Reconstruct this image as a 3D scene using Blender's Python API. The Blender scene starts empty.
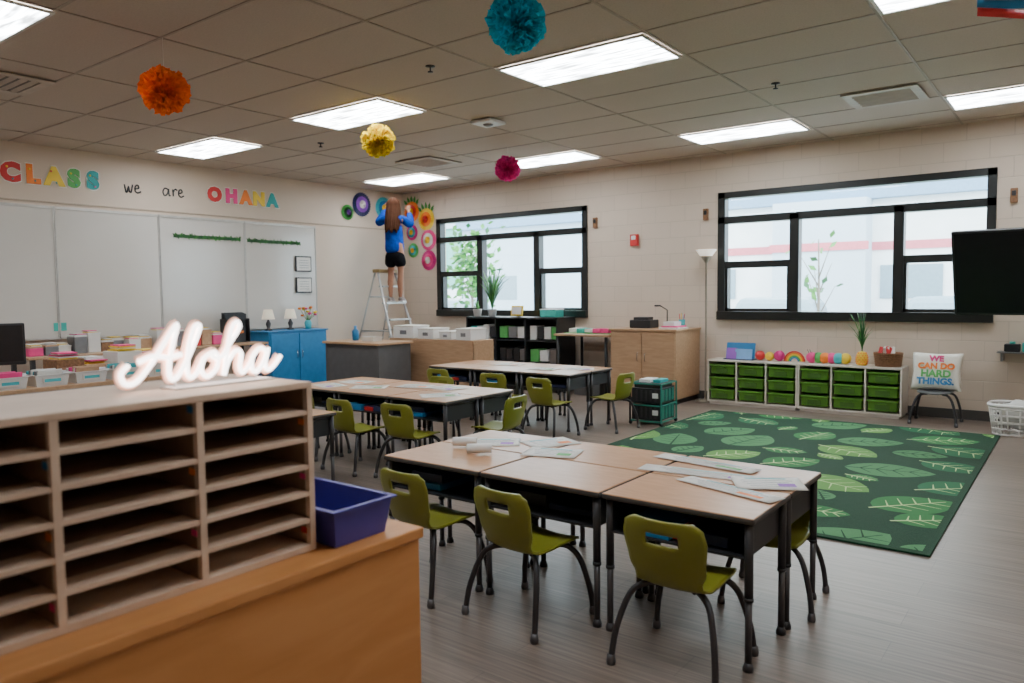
import bpy, bmesh, math, random
from mathutils import Vector, Matrix, noise
random.seed(5)
sc = bpy.context.scene
TAU = math.tau

# ------------------------------------------------------------------ materials
MATS = {}
def pm(name, col, rough=.55, var=.08, scale=12, bump=0.0, metal=0.0, spec=.5, emit=0, stretch=None, trans=0.0, coat=0.0, sheer=0.0):
    if name in MATS: return MATS[name]
    m = bpy.data.materials.new(name); m.use_nodes = True
    nt = m.node_tree; b = nt.nodes['Principled BSDF']
    tc = nt.nodes.new('ShaderNodeTexCoord'); mp = nt.nodes.new('ShaderNodeMapping')
    if stretch: mp.inputs['Scale'].default_value = stretch
    nz = nt.nodes.new('ShaderNodeTexNoise'); nz.inputs['Scale'].default_value = scale; nz.inputs['Detail'].default_value = 4
    nt.links.new(tc.outputs['Object'], mp.inputs['Vector']); nt.links.new(mp.outputs[0], nz.inputs['Vector'])
    cr = nt.nodes.new('ShaderNodeValToRGB')
    c = list(col)[:3]
    cr.color_ramp.elements[0].position = .3; cr.color_ramp.elements[1].position = .7
    cr.color_ramp.elements[0].color = [max(0, x*(1-var)) for x in c]+[1]
    cr.color_ramp.elements[1].color = [min(1, x*(1+var)) for x in c]+[1]
    nt.links.new(nz.outputs['Fac'], cr.inputs[0]); nt.links.new(cr.outputs[0], b.inputs['Base Color'])
    b.inputs['Roughness'].default_value = rough; b.inputs['Metallic'].default_value = metal
    b.inputs['Specular IOR Level'].default_value = spec
    b.inputs['Transmission Weight'].default_value = trans
    b.inputs['Coat Weight'].default_value = coat
    if emit:
        nt.links.new(cr.outputs[0], b.inputs['Emission Color']); b.inputs['Emission Strength'].default_value = emit
    if bump:
        bp = nt.nodes.new('ShaderNodeBump'); bp.inputs['Strength'].default_value = bump; bp.inputs['Distance'].default_value = .01
        nt.links.new(nz.outputs['Fac'], bp.inputs['Height']); nt.links.new(bp.outputs[0], b.inputs['Normal'])
    if sheer:   # thin tissue: part of the light passes through
        out = nt.nodes['Material Output']; tl = nt.nodes.new('ShaderNodeBsdfTranslucent'); nt.links.new(cr.outputs[0], tl.inputs[0])
        ms = nt.nodes.new('ShaderNodeMixShader'); ms.inputs[0].default_value = sheer
        nt.links.new(b.outputs[0], ms.inputs[1]); nt.links.new(tl.outputs[0], ms.inputs[2]); nt.links.new(ms.outputs[0], out.inputs[0])
    MATS[name] = m; return m

def block_mat(name, axis, col, mortar, bw=.4, bh=.2, bumpy=.35, rough=.6):
    m = bpy.data.materials.new(name); m.use_nodes = True; nt = m.node_tree; b = nt.nodes['Principled BSDF']
    g = nt.nodes.new('ShaderNodeNewGeometry'); sp = nt.nodes.new('ShaderNodeSeparateXYZ'); cb = nt.nodes.new('ShaderNodeCombineXYZ')
    nt.links.new(g.outputs['Position'], sp.inputs[0])
    nt.links.new(sp.outputs[axis], cb.inputs[0]); nt.links.new(sp.outputs[2], cb.inputs[1])
    br = nt.nodes.new('ShaderNodeTexBrick'); nt.links.new(cb.outputs[0], br.inputs['Vector'])
    br.inputs['Scale'].default_value = 1; br.inputs['Brick Width'].default_value = bw; br.inputs['Row Height'].default_value = bh
    br.inputs['Mortar Size'].default_value = .006; br.inputs['Mortar Smooth'].default_value = .6
    br.inputs['Color1'].default_value = (*col, 1); br.inputs['Color2'].default_value = (*[x*.97 for x in col], 1); br.inputs['Mortar'].default_value = (*mortar, 1)
    nt.links.new(br.outputs['Color'], b.inputs['Base Color']); b.inputs['Roughness'].default_value = rough
    bp = nt.nodes.new('ShaderNodeBump'); bp.inputs['Strength'].default_value = bumpy; bp.inputs['Distance'].default_value = .006; bp.invert = True
    nt.links.new(br.outputs['Fac'], bp.inputs['Height']); nt.links.new(bp.outputs[0], b.inputs['Normal'])
    return m

def wood(name, c1, c2, rough=.4, scale=3, stretch=(1, 12, 12), coat=0.0, spec=.5):
    if name in MATS: return MATS[name]
    m = bpy.data.materials.new(name); m.use_nodes = True; nt = m.node_tree; b = nt.nodes['Principled BSDF']
    tc = nt.nodes.new('ShaderNodeTexCoord'); mp = nt.nodes.new('ShaderNodeMapping'); mp.inputs['Scale'].default_value = stretch
    nt.links.new(tc.outputs['Object'], mp.inputs[0])
    nz = nt.nodes.new('ShaderNodeTexNoise'); nz.inputs['Scale'].default_value = scale; nz.inputs['Detail'].default_value = 6; nz.inputs['Distortion'].default_value = .6
    nt.links.new(mp.outputs[0], nz.inputs['Vector'])
    cr = nt.nodes.new('ShaderNodeValToRGB'); cr.color_ramp.elements[0].position = .35; cr.color_ramp.elements[1].position = .65
    cr.color_ramp.elements[0].color = (*c1, 1); cr.color_ramp.elements[1].color = (*c2, 1)
    nt.links.new(nz.outputs['Fac'], cr.inputs[0]); nt.links.new(cr.outputs[0], b.inputs['Base Color'])
    b.inputs['Roughness'].default_value = rough; b.inputs['Coat Weight'].default_value = coat; b.inputs['Specular IOR Level'].default_value = spec
    MATS[name] = m; return m

def emis(name, col, s, streak=None):
    m = bpy.data.materials.new(name); m.use_nodes = True; nt = m.node_tree
    b = nt.nodes['Principled BSDF']; b.inputs['Base Color'].default_value = (*col, 1)
    b.inputs['Emission Color'].default_value = (*col, 1); b.inputs['Emission Strength'].default_value = s
    if streak:
        tc = nt.nodes.new('ShaderNodeTexCoord'); mp = nt.nodes.new('ShaderNodeMapping'); mp.inputs['Scale'].default_value = streak
        nt.links.new(tc.outputs['Object'], mp.inputs[0])
        nz = nt.nodes.new('ShaderNodeTexNoise'); nz.inputs['Scale'].default_value = 3; nt.links.new(mp.outputs[0], nz.inputs['Vector'])
        mr = nt.nodes.new('ShaderNodeMapRange'); mr.inputs[1].default_value = .35; mr.inputs[2].default_value = .65; mr.inputs[3].default_value = s*.2; mr.inputs[4].default_value = s*1.6
        nt.links.new(nz.outputs['Fac'], mr.inputs[0]); nt.links.new(mr.outputs[0], b.inputs['Emission Strength'])
    return m

# ------------------------------------------------------------------ builder
class B:
    def __init__(s): s.v = []; s.f = []; s.m = []; s.sm = []; s.mats = []
    def mi(s, m):
        if m not in s.mats: s.mats.append(m)
        return s.mats.index(m)
    def raw(s, vs, fs, m, smooth=False, M=None):
        o = len(s.v); k = s.mi(m)
        for p in vs:
            p = Vector(p)
            if M is not None: p = M @ p
            s.v.append(p)
        for f in fs:
            s.f.append([i+o for i in f]); s.m.append(k); s.sm.append(smooth)
    def bm(s, bm, m, M=None, smooth=False):
        bm.verts.index_update()
        s.raw([v.co.copy() for v in bm.verts], [[v.index for v in f.verts] for f in bm.faces], m, smooth, M); bm.free()
    def box(s, c, size, m, rot=None, bev=0.0, M=None, taper=None):
        bm = bmesh.new(); bmesh.ops.create_cube(bm, size=1)
        for v in bm.verts:
            k = 1
            if taper and v.co.z < 0: k = taper
            v.co = Vector((v.co.x*size[0]*k, v.co.y*size[1]*k, v.co.z*size[2]))
        if bev: bmesh.ops.bevel(bm, geom=list(bm.edges), offset=bev, segments=2, affect='EDGES', profile=.5)
        T = Matrix.Translation(c)
        if rot: T = T @ Matrix.Rotation(rot[2], 4, 'Z') @ Matrix.Rotation(rot[1], 4, 'Y') @ Matrix.Rotation(rot[0], 4, 'X')
        if M is not None: T = M @ T
        s.bm(bm, m, T)
    def bb(s, x0, x1, y0, y1, z0, z1, m, bev=0.0):
        s.box(((x0+x1)/2, (y0+y1)/2, (z0+z1)/2), (abs(x1-x0), abs(y1-y0), abs(z1-z0)), m, bev=bev)
    def tube(s, pts, r, m, seg=8, closed=False, M=None, flat=None, up=None):
        pts = [Vector(p) for p in pts]; n = len(pts)
        rs = r if isinstance(r, (list, tuple)) else [r]*n
        vs = []; fs = []; prev = None
        for i, p in enumerate(pts):
            if closed: t = pts[(i+1) % n]-pts[i-1]
            else: t = pts[min(i+1, n-1)]-pts[max(i-1, 0)]
            if t.length < 1e-9: t = Vector((0, 0, 1))
            t.normalize()
            if prev is None or up is not None:
                a = Vector((0, 0, 1)) if abs(t.z) < .9 else Vector((1, 0, 0))
                if up is not None: a = Vector(up)
                nrm = (a - t*a.dot(t)).normalized()
            else:
                nrm = prev - t*prev.dot(t)
                if nrm.length < 1e-6: nrm = t.orthogonal()
                nrm.normalize()
            prev = nrm; bi = t.cross(nrm)
            for k in range(seg):
                a = TAU*k/seg
                vs.append(p + (nrm*math.cos(a)*(flat or 1) + bi*math.sin(a))*rs[i])
        R = n if closed else n-1
        for i in range(R):
            for k in range(seg):
                a = i*seg+k; b = i*seg+(k+1) % seg; c = ((i+1) % n)*seg+(k+1) % seg; d = ((i+1) % n)*seg+k
                fs.append([a, b, c, d])
        if not closed: fs.append(list(range(seg))[::-1]); fs.append([(n-1)*seg+k for k in range(seg)])
        s.raw(vs, fs, m, True, M)
    def cyl(s, p0, p1, r, m, r2=None, seg=16, M=None):
        s.tube([p0, p1], [r, r if r2 is None else r2], m, seg, M=M); 
    def sph(s, c, r, m, scale=(1, 1, 1), seg=16, M=None, jitter=0):
        bm = bmesh.new(); bmesh.ops.create_uvsphere(bm, u_segments=seg, v_segments=max(6, seg//2+2), radius=r)
        for v in bm.verts:
            if jitter: v.co *= 1+jitter*noise.noise(v.co*6/r*.3)
            v.co = Vector((v.co.x*scale[0], v.co.y*scale[1], v.co.z*scale[2]))
        T = Matrix.Translation(c)
        if M is not None: T = M @ T
        s.bm(bm, m, T, True)
    def lathe(s, prof, m, seg=24, c=(0, 0, 0), M=None, smooth=True):
        vs = []; fs = []
        for (r, z) in prof:
            for k in range(seg):
                a = TAU*k/seg; vs.append((c[0]+r*math.cos(a), c[1]+r*math.sin(a), c[2]+z))
        for i in range(len(prof)-1):
            for k in range(seg):
                fs.append([i*seg+k, i*seg+(k+1) % seg, (i+1)*seg+(k+1) % seg, (i+1)*seg+k])
        s.raw(vs, fs, m, smooth, M)
    def sheet(s, fn, nu, nv, m, th=.006, mask=None, M=None, smooth=True):
        vs = []; fs = []
        e = 1e-3
        def N(u, v):
            a = Vector(fn(min(u+e, 1), v))-Vector(fn(max(u-e, 0), v)); b = Vector(fn(u, min(v+e, 1)))-Vector(fn(u, max(v-e, 0)))
            n = a.cross(b); return n.normalized() if n.length > 1e-12 else Vector((0, 0, 1))
        W = (nu+1)*(nv+1)
        for sgn in (1, -1):
            for j in range(nv+1):
                for i in range(nu+1):
                    u, v = i/nu, j/nv; vs.append(Vector(fn(u, v))+N(u, v)*th*.5*sgn)
        ok = lambda i, j: 0 <= i < nu and 0 <= j < nv and (mask is None or mask(i, j))
        ix = lambda i, j: j*(nu+1)+i
        for j in range(nv):
            for i in range(nu):
                if not ok(i, j): continue
                a, b, c, d = ix(i, j), ix(i+1, j), ix(i+1, j+1), ix(i, j+1)
                fs.append([a, b, c, d]); fs.append([d+W, c+W, b+W, a+W])
                if not ok(i, j-1): fs.append([b, a, a+W, b+W])
                if not ok(i+1, j): fs.append([c, b, b+W, c+W])
                if not ok(i, j+1): fs.append([d, c, c+W, d+W])
                if not ok(i-1, j): fs.append([a, d, d+W, a+W])
        s.raw(vs, fs, m, smooth, M)
    def text(s, txt, size, M, m, ext=.004, bold=0.0, align='CENTER', shear=0):
        cu = bpy.data.curves.new('t', 'FONT'); cu.body = txt; cu.size = size; cu.extrude = ext; cu.offset = bold; cu.align_x = align; cu.shear = shear
        cu.align_y = 'CENTER'; cu.resolution_u = 3
        ob = bpy.data.objects.new('t', cu); sc.collection.objects.link(ob)
        dg = bpy.context.evaluated_depsgraph_get(); me = bpy.data.meshes.new_from_object(ob.evaluated_get(dg))
        s.raw([v.co.copy() for v in me.vertices], [list(p.vertices) for p in me.polygons], m, False, M)
        bpy.data.objects.remove(ob); bpy.data.curves.remove(cu); bpy.data.meshes.remove(me)
    def mesh(s, name):
        me = bpy.data.meshes.new(name); me.from_pydata([tuple(v) for v in s.v], [], s.f)
        for m in s.mats: me.materials.append(m)
        for p, k, q in zip(me.polygons, s.m, s.sm): p.material_index = k; p.use_smooth = q
        me.update(); return me
    def done(s, name, loc=(0, 0, 0), rz=0, parent=None):
        return inst(s.mesh(name), name, loc, rz, parent)
def inst(me, name, loc=(0, 0, 0), rz=0, parent=None, scale=None):
    o = bpy.data.objects.new(name, me); sc.collection.objects.link(o); o.location = loc; o.rotation_euler = (0, 0, rz)
    if scale: o.scale = (scale, scale, scale)
    if parent: o.parent = parent
    return o
def cat(pts, n=6, closed=False):
    pts = [Vector(p) for p in pts]; out = []; N = len(pts)
    for i in range(N if closed else N-1):
        if closed: p0, p1, p2, p3 = pts[i-1], pts[i], pts[(i+1) % N], pts[(i+2) % N]
        else: p0, p1, p2, p3 = pts[max(i-1, 0)], pts[i], pts[i+1], pts[min(i+2, N-1)]
        for k in range(n):
            t = k/n
            out.append(.5*((2*p1)+(p2-p0)*t+(2*p0-5*p1+4*p2-p3)*t*t+(3*p1-p0-3*p2+p3)*t**3))
    if not closed: out.append(pts[-1])
    return out
WL = lambda x, y, z: Matrix(((0, 0, 1, x), (1, 0, 0, y), (0, 1, 0, z), (0, 0, 0, 1)))     # facing +X
WB = lambda x, y, z: Matrix(((1, 0, 0, x), (0, 0, -1, y), (0, 1, 0, z), (0, 0, 0, 1)))    # facing -Y

# common materials
black = pm('black_plastic', (.012, .012, .014), .4)
dgray = pm('dark_gray_metal', (.05, .047, .05), .4, metal=.5)
gray = pm('gray_metal', (.25, .25, .26), .35, metal=.7)
legm = pm('desk_leg_metal', (.11, .105, .11), .35, metal=.7)
chrome = pm('chrome', (.6, .6, .6), .2, metal=1)
white = pm('white_plastic', (.75, .74, .72), .45, var=.03)
offwhite = pm('offwhite_paper', (.72, .69, .64), .7, var=.03)
tanwood = wood('tan_wood', (.44, .26, .14), (.52, .32, .185), .42, 3, (2, 14, 14))
orangewood = wood('orange_maple', (.56, .235, .07), (.64, .29, .10), .42, 2.5, (6, 1.2, 6))
partboard = wood('sorter_board', (.62, .45, .33), (.69, .52, .39), .6, 6, (4, 2, 4))
green_sh = pm('green_chair_plastic', (.215, .215, .02), .36, var=.05, spec=.5)
binGreen = pm('green_bin', (.09, .24, .02), .4)
blueC = pm('blue_paint', (.02, .2, .45), .45)
purple = pm('purple_plastic', (.06, .05, .32), .4)
teal = pm('teal_plastic', (.05, .45, .38), .45)
red = pm('red_paint', (.6, .03, .03), .45)
yellow = pm('yellow_paint', (.85, .58, .03), .5)
pink = pm('pink_paint', (.8, .06, .25), .5)
orange = pm('orange_paint', (.9, .22, .02), .5)
leafg = pm('leaf_green', (.06, .25, .04), .5, var=.3)
darkleaf = pm('dark_leaf', (.02, .11, .03), .5, var=.3)
brown = pm('wicker_brown', (.23, .11, .05), .7, var=.3, scale=60, bump=.5)
navy = pm('navy', (.02, .03, .1), .5)
cgreen = pm('green_paper', (.1, .42, .1), .6); cteal = pm('teal_paper', (.02, .36, .36), .6)

XW, YW, CZ = -8.94, 8.81, 2.965
XR, YB = .75, -2.3

# ------------------------------------------------------------------ room shell
wallcol = (.65, .53, .425)
mw_b = block_mat('painted_block_back', 0, wallcol, (.56, .455, .36))
mw_s = pm('painted_wall_side', (.65, .52, .41), .6, var=.02, scale=3)
fl = bpy.data.materials.new('vinyl_plank'); fl.use_nodes = True
nt = fl.node_tree; b_ = nt.nodes['Principled BSDF']
g = nt.nodes.new('ShaderNodeNewGeometry')
mp = nt.nodes.new('ShaderNodeMapping'); mp.inputs['Scale'].default_value = (1.3, 45, 1); nt.links.new(g.outputs['Position'], mp.inputs[0])
nz = nt.nodes.new('ShaderNodeTexNoise'); nz.inputs['Scale'].default_value = 1.6; nz.inputs['Detail'].default_value = 6; nt.links.new(mp.outputs[0], nz.inputs['Vector'])
br = nt.nodes.new('ShaderNodeTexBrick'); nt.links.new(g.outputs['Position'], br.inputs['Vector'])
br.inputs['Scale'].default_value = 1; br.inputs['Brick Width'].default_value = 1.1; br.inputs['Row Height'].default_value = .18; br.inputs['Mortar Size'].default_value = .0015
br.inputs['Color1'].default_value = (.9, .9, .9, 1); br.inputs['Color2'].default_value = (1.08, 1.06, 1.04, 1); br.inputs['Mortar'].default_value = (.7, .7, .7, 1)
cr = nt.nodes.new('ShaderNodeValToRGB'); cr.color_ramp.elements[0].position = .3; cr.color_ramp.elements[1].position = .7
cr.color_ramp.elements[0].color = (.140, .104, .083, 1); cr.color_ramp.elements[1].color = (.255, .198, .162, 1)
nt.links.new(nz.outputs['Fac'], cr.inputs[0])
mx = nt.nodes.new('ShaderNodeMix'); mx.data_type = 'RGBA'; mx.blend_type = 'MULTIPLY'; mx.inputs[0].default_value = 1
nt.links.new(cr.outputs[0], mx.inputs[6]); nt.links.new(br.outputs['Color'], mx.inputs[7]); nt.links.new(mx.outputs[2], b_.inputs['Base Color'])
b_.inputs['Roughness'].default_value = .4; b_.inputs['Specular IOR Level'].default_value = .4

b = B(); b.bb(XW-.1, XR+.1, YB-.1, YW+.25, -.1, 0, fl); b.done('floor')
ceilm = pm('ceiling_tile', (.53, .44, .36), .85, var=.06, scale=90, bump=.15)
b = B(); b.bb(XW-.1, XR+.1, YB-.1, YW+.25, CZ, CZ+.1, ceilm); b.done('ceiling')
gridm = pm('ceiling_grid_brown', (.39, .32, .255), .6)  # grid bars coloured darker than the ceiling tiles
b = B()
y = 4.37-.61*12
while y < YW-.05:
    if y > YB+.05: b.bb(XW, XR, y-.009, y+.009, CZ-.004, CZ+.002, gridm)
    y += .61
x = -8.36
while x < XR:
    b.bb(x-.009, x+.009, YB, YW, CZ-.005, CZ+.001, gridm); x += 1.22
b.done('trim_ceiling_grid')

b = B(); b.bb(XW-.1, XW, YB, YW, 0, CZ, mw_s); b.done('wall_left')
b = B(); b.bb(XR, XR+.1, YB, YW, 0, CZ, mw_s); b.done('wall_right')
b = B(); b.bb(XW-.1, XR+.1, YB-.1, YB, 0, CZ, mw_s); b.done('wall_front')
WZ0, WZ1 = .985, 2.505
W1 = (-8.18, -5.41); W2 = (-3.565, -.73)
b = B()
for (x0, x1, z0, z1) in [(XW-.1, XR+.1, 0, WZ0), (XW-.1, XR+.1, WZ1, CZ), (XW-.1, W1[0], WZ0, WZ1), (W1[1], W2[0], WZ0, WZ1), (W2[1], XR+.1, WZ0, WZ1)]:
    b.bb(x0, x1, YW, YW+.2, z0, z1, mw_b)
b.done('wall_back')
basem = pm('baseboard_rubber', (.06, .055, .05), .5)
b = B(); b.bb(XW+.012, XR-.012, YW-.012, YW, 0, .1, basem); b.done('baseboard_back')
b = B(); b.bb(XW, XW+.012, YB, YW-.012, 0, .1, basem); b.done('baseboard_left')
b = B(); b.bb(XR-.012, XR, YB, YW-.012, 0, .1, basem); b.done('baseboard_right')

glass = bpy.data.materials.new('window_glass'); glass.use_nodes = True; nt = glass.node_tree; nt.nodes.clear()
o_ = nt.nodes.new('ShaderNodeOutputMaterial'); tr = nt.nodes.new('ShaderNodeBsdfTransparent'); gl = nt.nodes.new('ShaderNodeBsdfGlossy'); gl.inputs['Roughness'].default_value = .02
ms = nt.nodes.new('ShaderNodeMixShader'); ms.inputs[0].default_value = .04; tr.inputs[0].default_value = (.93, .97, .96, 1)
nt.links.new(tr.outputs[0], ms.inputs[1]); nt.links.new(gl.outputs[0], ms.inputs[2]); nt.links.new(ms.outputs[0], o_.inputs[0])
for k, (x0, x1) in enumerate([W1, W2]):
    b = B(); fr = pm('black_window_frame', (.010, .011, .010), .35)
    ya, yb = YW-.03, YW+.09
    S = (x1-x0)/2.8
    def X(o): return x0+o*S
    b.bb(x0, X(.09), ya, yb, WZ0, WZ1, fr, .004); b.bb(X(2.72), x1, ya, yb, WZ0, WZ1, fr, .004)
    b.bb(x0, x1, ya, yb, WZ1-.075, WZ1, fr, .004); b.bb(x0, x1, ya-.03, yb, WZ0, WZ0+.1, fr, .004)
    b.bb(x0, x1, ya, yb, 2.13, 2.215, fr, .004)
    b.bb(X(.84), X(.945), ya, yb, WZ0, 2.2, fr, .004); b.bb(X(1.90), X(2.0), ya, yb, WZ0, 2.2, fr, .004)
    b.bb(X(.05), X(.9), ya+.01, yb, 1.60, 1.68, fr, .004); b.bb(X(1.95), X(2.75), ya+.01, yb, 1.60, 1.68, fr, .004)
    for (a0, a1) in ((.09, .84), (2.0, 2.72)):   # casement sash lines
        b.bb(X(a0), X(a1), ya+.02, yb, 1.085, 1.12, fr); b.bb(X(a0), X(a0)+.03, ya+.02, yb, 1.085, 1.62, fr); b.bb(X(a1)-.03, X(a1), ya+.02, yb, 1.085, 1.62, fr)
    b.bb(x0+.02, x1-.02, YW+.05, YW+.056, WZ0+.02, WZ1-.02, glass)
    b.done('window_%d' % (k+1))

# ------------------------------------------------------------------ lights
lens = emis('light_lens', (.88, .95, 1.0), 17.5, (1.2, 9, 1))
lfr = pm('light_frame', (.6, .58, .55), .5)
b = B()
for (x0, x1, y0, y1) in [(0, 1.18, 0, .02), (0, 1.18, .57, .59), (0, .02, .02, .57), (1.16, 1.18, .02, .57)]:
    b.bb(x0, x1, y0, y1, -.012, .0, lfr)
b.bb(.02, 1.16, .02, .57, -.006, -.001, lens)
lm = b.mesh('ceiling_light')
for yy in (1.345, 4.385, 7.425):
    for xx in (-8.34, -5.9, -3.46, -1.02):
        inst(lm, 'ceiling_light', (xx, yy, CZ-.008))
# vents
b = B(); vm = pm('vent_white', (.5, .42, .34), .5); vd = pm('vent_dark', (.14, .12, .10), .6)
b.bb(-.29, .29, -.29, .29, -.004, 0, vd)
for (x0, x1, y0, y1) in [(-.29, .29, -.29, -.22), (-.29, .29, .22, .29), (-.29, -.22, -.22, .22), (.22, .29, -.22, .22)]: b.bb(x0, x1, y0, y1, -.012, -.002, vm)
for k in range(6): b.box((0, -.18+k*.072, -.01), (.45, .034, .004), vm, rot=(-.4, 0, 0))
vme = b.mesh('ceiling_vent')
for p in [(-1.41, 7.1), (-6.51, 6.88), (-6.51, 2.24)]: inst(vme, 'ceiling_vent', (p[0], p[1], CZ-.008))
b = B(); b.box((0, 0, -.02), (.24, .24, .03), white, bev=.01); b.sph((0, 0, -.035), .05, gray, (1, 1, .4)); b.done('wifi_access_point', (-4.55, 5.63, CZ-.006))
b = B(); b.lathe([(.0, -.045), (.02, -.045), (.02, -.04), (.006, -.035), (.006, -.01), (.035, -.006), (.035, 0)], dgray, 16)
sm_ = b.mesh('fire_sprinkler')
for p in [(-3.8, 4.05), (-2.01, 6.11), (-6.6, 5.3)]: inst(sm_, 'fire_sprinkler', (p[0], p[1], CZ))

# ------------------------------------------------------------------ pom-poms
def pompom(name, loc, r, col, n=190, seed=1):
    m = pm(name+'_tissue', col, .8, var=.2, scale=20, sheer=.35); b = B(); rnd = random.Random(seed)
    b.sph((0, 0, 0), r*.5, m, jitter=.3)
    for i in range(n):
        z = 1-2*(i+.5)/n; a = i*2.39996; q = math.sqrt(1-z*z)
        d = Vector((q*math.cos(a), q*math.sin(a), z)); t1 = d.orthogonal().normalized(); t1 = Matrix.Rotation(rnd.random()*TAU, 3, d) @ t1; t2 = d.cross(t1)
        R = r*(.84+.30*rnd.random()); w = r*(.22+.12*rnd.random()); ph = rnd.random()*6; cup = rnd.uniform(-.35, .35)
        vs = []; fs = []; nu, nv = 6, 3
        for j in range(nv+1):
            v = j/nv
            for k in range(nu+1):
                u = k/nu*2-1
                rad = r*.35+(R-r*.35)*v-abs(u)**2*v*r*.16+(rnd.uniform(-.05, .05)*r if j == nv else 0)
                ruf = math.sin(u*6+ph)*r*.10*v + cup*r*v*v*.5
                vs.append(d*rad + t1*(u*w*(.25+.75*v)) + t2*ruf)
        for j in range(nv):
            for k in range(nu): a0 = j*(nu+1)+k; fs.append([a0, a0+1, a0+nu+2, a0+nu+1])
        b.raw(vs, fs, m, False)
    b.tube([(0, 0, r*.5), (0, 0, CZ-loc[2])], .0014, offwhite, 4)
    b.done(name, loc)
pompom('orange_tissue_pompom', (-4.68, 2.54, 2.63), .14, (1, .19, .02), seed=1)
pompom('teal_tissue_pompom', (-2.31, 3.10, 2.68), .142, (.02, .48, .62), seed=2)
pompom('yellow_tissue_pompom', (-4.98, 4.63, 2.675), .138, (1, .70, .02), seed=3)
pompom('magenta_tissue_pompom', (-5.18, 6.75, 2.72), .135, (.85, .04, .32), seed=4)
b = B()
for i in range(4):
    mm = [red, offwhite, blueC, red][i]
    b.sheet(lambda u, v, i=i: ((u-.5)*.4, .02*math.sin(u*6+i)+.01*i, -.04*i-v*.04-.03*math.cos((u-.5)*3)), 10, 2, mm, .002)
b.tube([(0, 0.02, -.0), (0, 0.02, .19)], .001, offwhite, 4)
b.done('hanging_paper_flag', (-.26, 4.3, 2.77), .5)

# ------------------------------------------------------------------ whiteboards / left wall
wb = pm('whiteboard_surface', (.60, .555, .50), .16, var=.02, scale=2, spec=.6)
alu = pm('aluminium_trim', (.5, .47, .43), .4, metal=.5)
XB = XW+.003
yy = 7.02
while yy > -1:
    b = B(); y0 = yy-1.155
    b.bb(XB, XB+.018, y0, yy, .9, 2.30, wb)
    b.bb(XB, XB+.026, y0, y0+.012, .9, 2.3, alu); b.bb(XB, XB+.026, yy-.012, yy, .9, 2.3, alu)
    b.bb(XB, XB+.028, y0, yy, 2.295, 2.325, alu); b.bb(XB, XB+.03, y0, yy, .882, .905, alu); b.bb(XB, XB+.05, y0, yy, .884, .894, alu)
    b.done('whiteboard'); yy -= 1.16
b = B(); b.bb(XW, XW+.012, YB, YW-.01, 2.36, 2.375, pm('trim_tan', (.45, .35, .26), .5)); b.done('trim_left_header')
b = B()
outl = pm('letter_backing', (.80, .76, .68), .7)
for ch, yv, c in zip('CLASS', (3.15, 3.36, 3.57, 3.77, 3.97), (red, orange, yellow, cgreen, cteal)):
    b.text(ch, .255, WL(XW+.004, yv, 2.64), outl, .002, .028); b.text(ch, .25, WL(XW+.009, yv, 2.64), c, .003, .019)
    b.sph((XW+.013, yv-.03, 2.70), .012, yellow if c != yellow else red, (.2, 1, 1), seg=8); b.sph((XW+.013, yv+.02, 2.58), .01, cteal if c != cteal else pink, (.2, 1, 1), seg=8)
for ch, yv, c in zip('OHANA', (5.46, 5.70, 5.91, 6.11, 6.32), (red, pink, orange, yellow, cteal)):
    b.text(ch, .235, WL(XW+.004, yv, 2.63), outl, .002, .027); b.text(ch, .23, WL(XW+.009, yv, 2.63), c, .003, .018)
def script(y, z, s_, sts):
    for st in sts: b.tube([(XW+.006, y+p.x*s_, z+p.y*s_) for p in cat([(q[0], q[1], 0) for q in st], 5)], .009, black, 6, flat=.5, up=(1, 0, 0))
script(4.32, 2.56, .095, [[(0, .9), (.15, .1), (.3, .0), (.5, .7), (.6, .1), (.8, .05), (1.0, .95)], [(1.3, .45), (1.75, .6), (1.65, .95), (1.35, .8), (1.3, .25), (1.6, 0), (2.0, .2)]])
script(4.78, 2.56, .095, [[(.7, .8), (.3, .95), (.0, .5), (.2, 0), (.6, .3), (.75, .9), (.8, .1), (1.0, .1)], [(1.3, .9), (1.35, .0), (1.4, .6), (1.65, .95), (1.9, .8)], [(2.1, .45), (2.55, .6), (2.45, .95), (2.15, .8), (2.1, .25), (2.4, 0), (2.8, .2)]])
b.done('wall_lettering')
def garland(name, y0, y1, z):
    b = B(); rnd = random.Random(3); xo = XB+.020
    b.bb(xo, xo+.003, y0, y1, z-.02, z+.02, darkleaf)
    n = int((y1-y0)/.012)
    for i in range(n):
        y = y0+(y1-y0)*i/n; a = rnd.uniform(-1.2, 1.2)+(math.pi if rnd.random() < .5 else 0); L = rnd.uniform(.03, .05)
        dy, dz = math.sin(a)*L, math.cos(a)*L; q = .009
        xx = xo+.004+rnd.random()*.012
        b.raw([(xx, y, z), (xx+.01, y+dy*.5-dz*q/L*1., z+dz*.5+dy*q/L), (xx+.004, y+dy, z+dz), (xx+.01, y+dy*.5+dz*q/L, z+dz*.5-dy*q/L)], [[0, 1, 2, 3]], rnd.choice([leafg, leafg, darkleaf]))
    b.done(name)
garland('leaf_garland', 4.88, 5.80, 2.08); garland('leaf_garland', 5.90, 6.75, 2.07)
for (yv, zv) in ((6.78, 1.78), (6.78, 1.48)):
    b = B(); xo = XB+.028; b.box((xo+.01, yv, zv), (.02, .27, .22), black, bev=.003); b.box((xo+.021, yv, zv), (.003, .235, .185), offwhite)
    for j in range(4): b.box((xo+.0235, yv, zv+.05-.035*j), (.001, .16, .007), gray)
    b.done('framed_certificate')
b = B(); b.box((XB+.022, 3.55, 1.02), (.006, .13, .09), teal, bev=.002); b.done('teal_magnet_sign')

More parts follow.
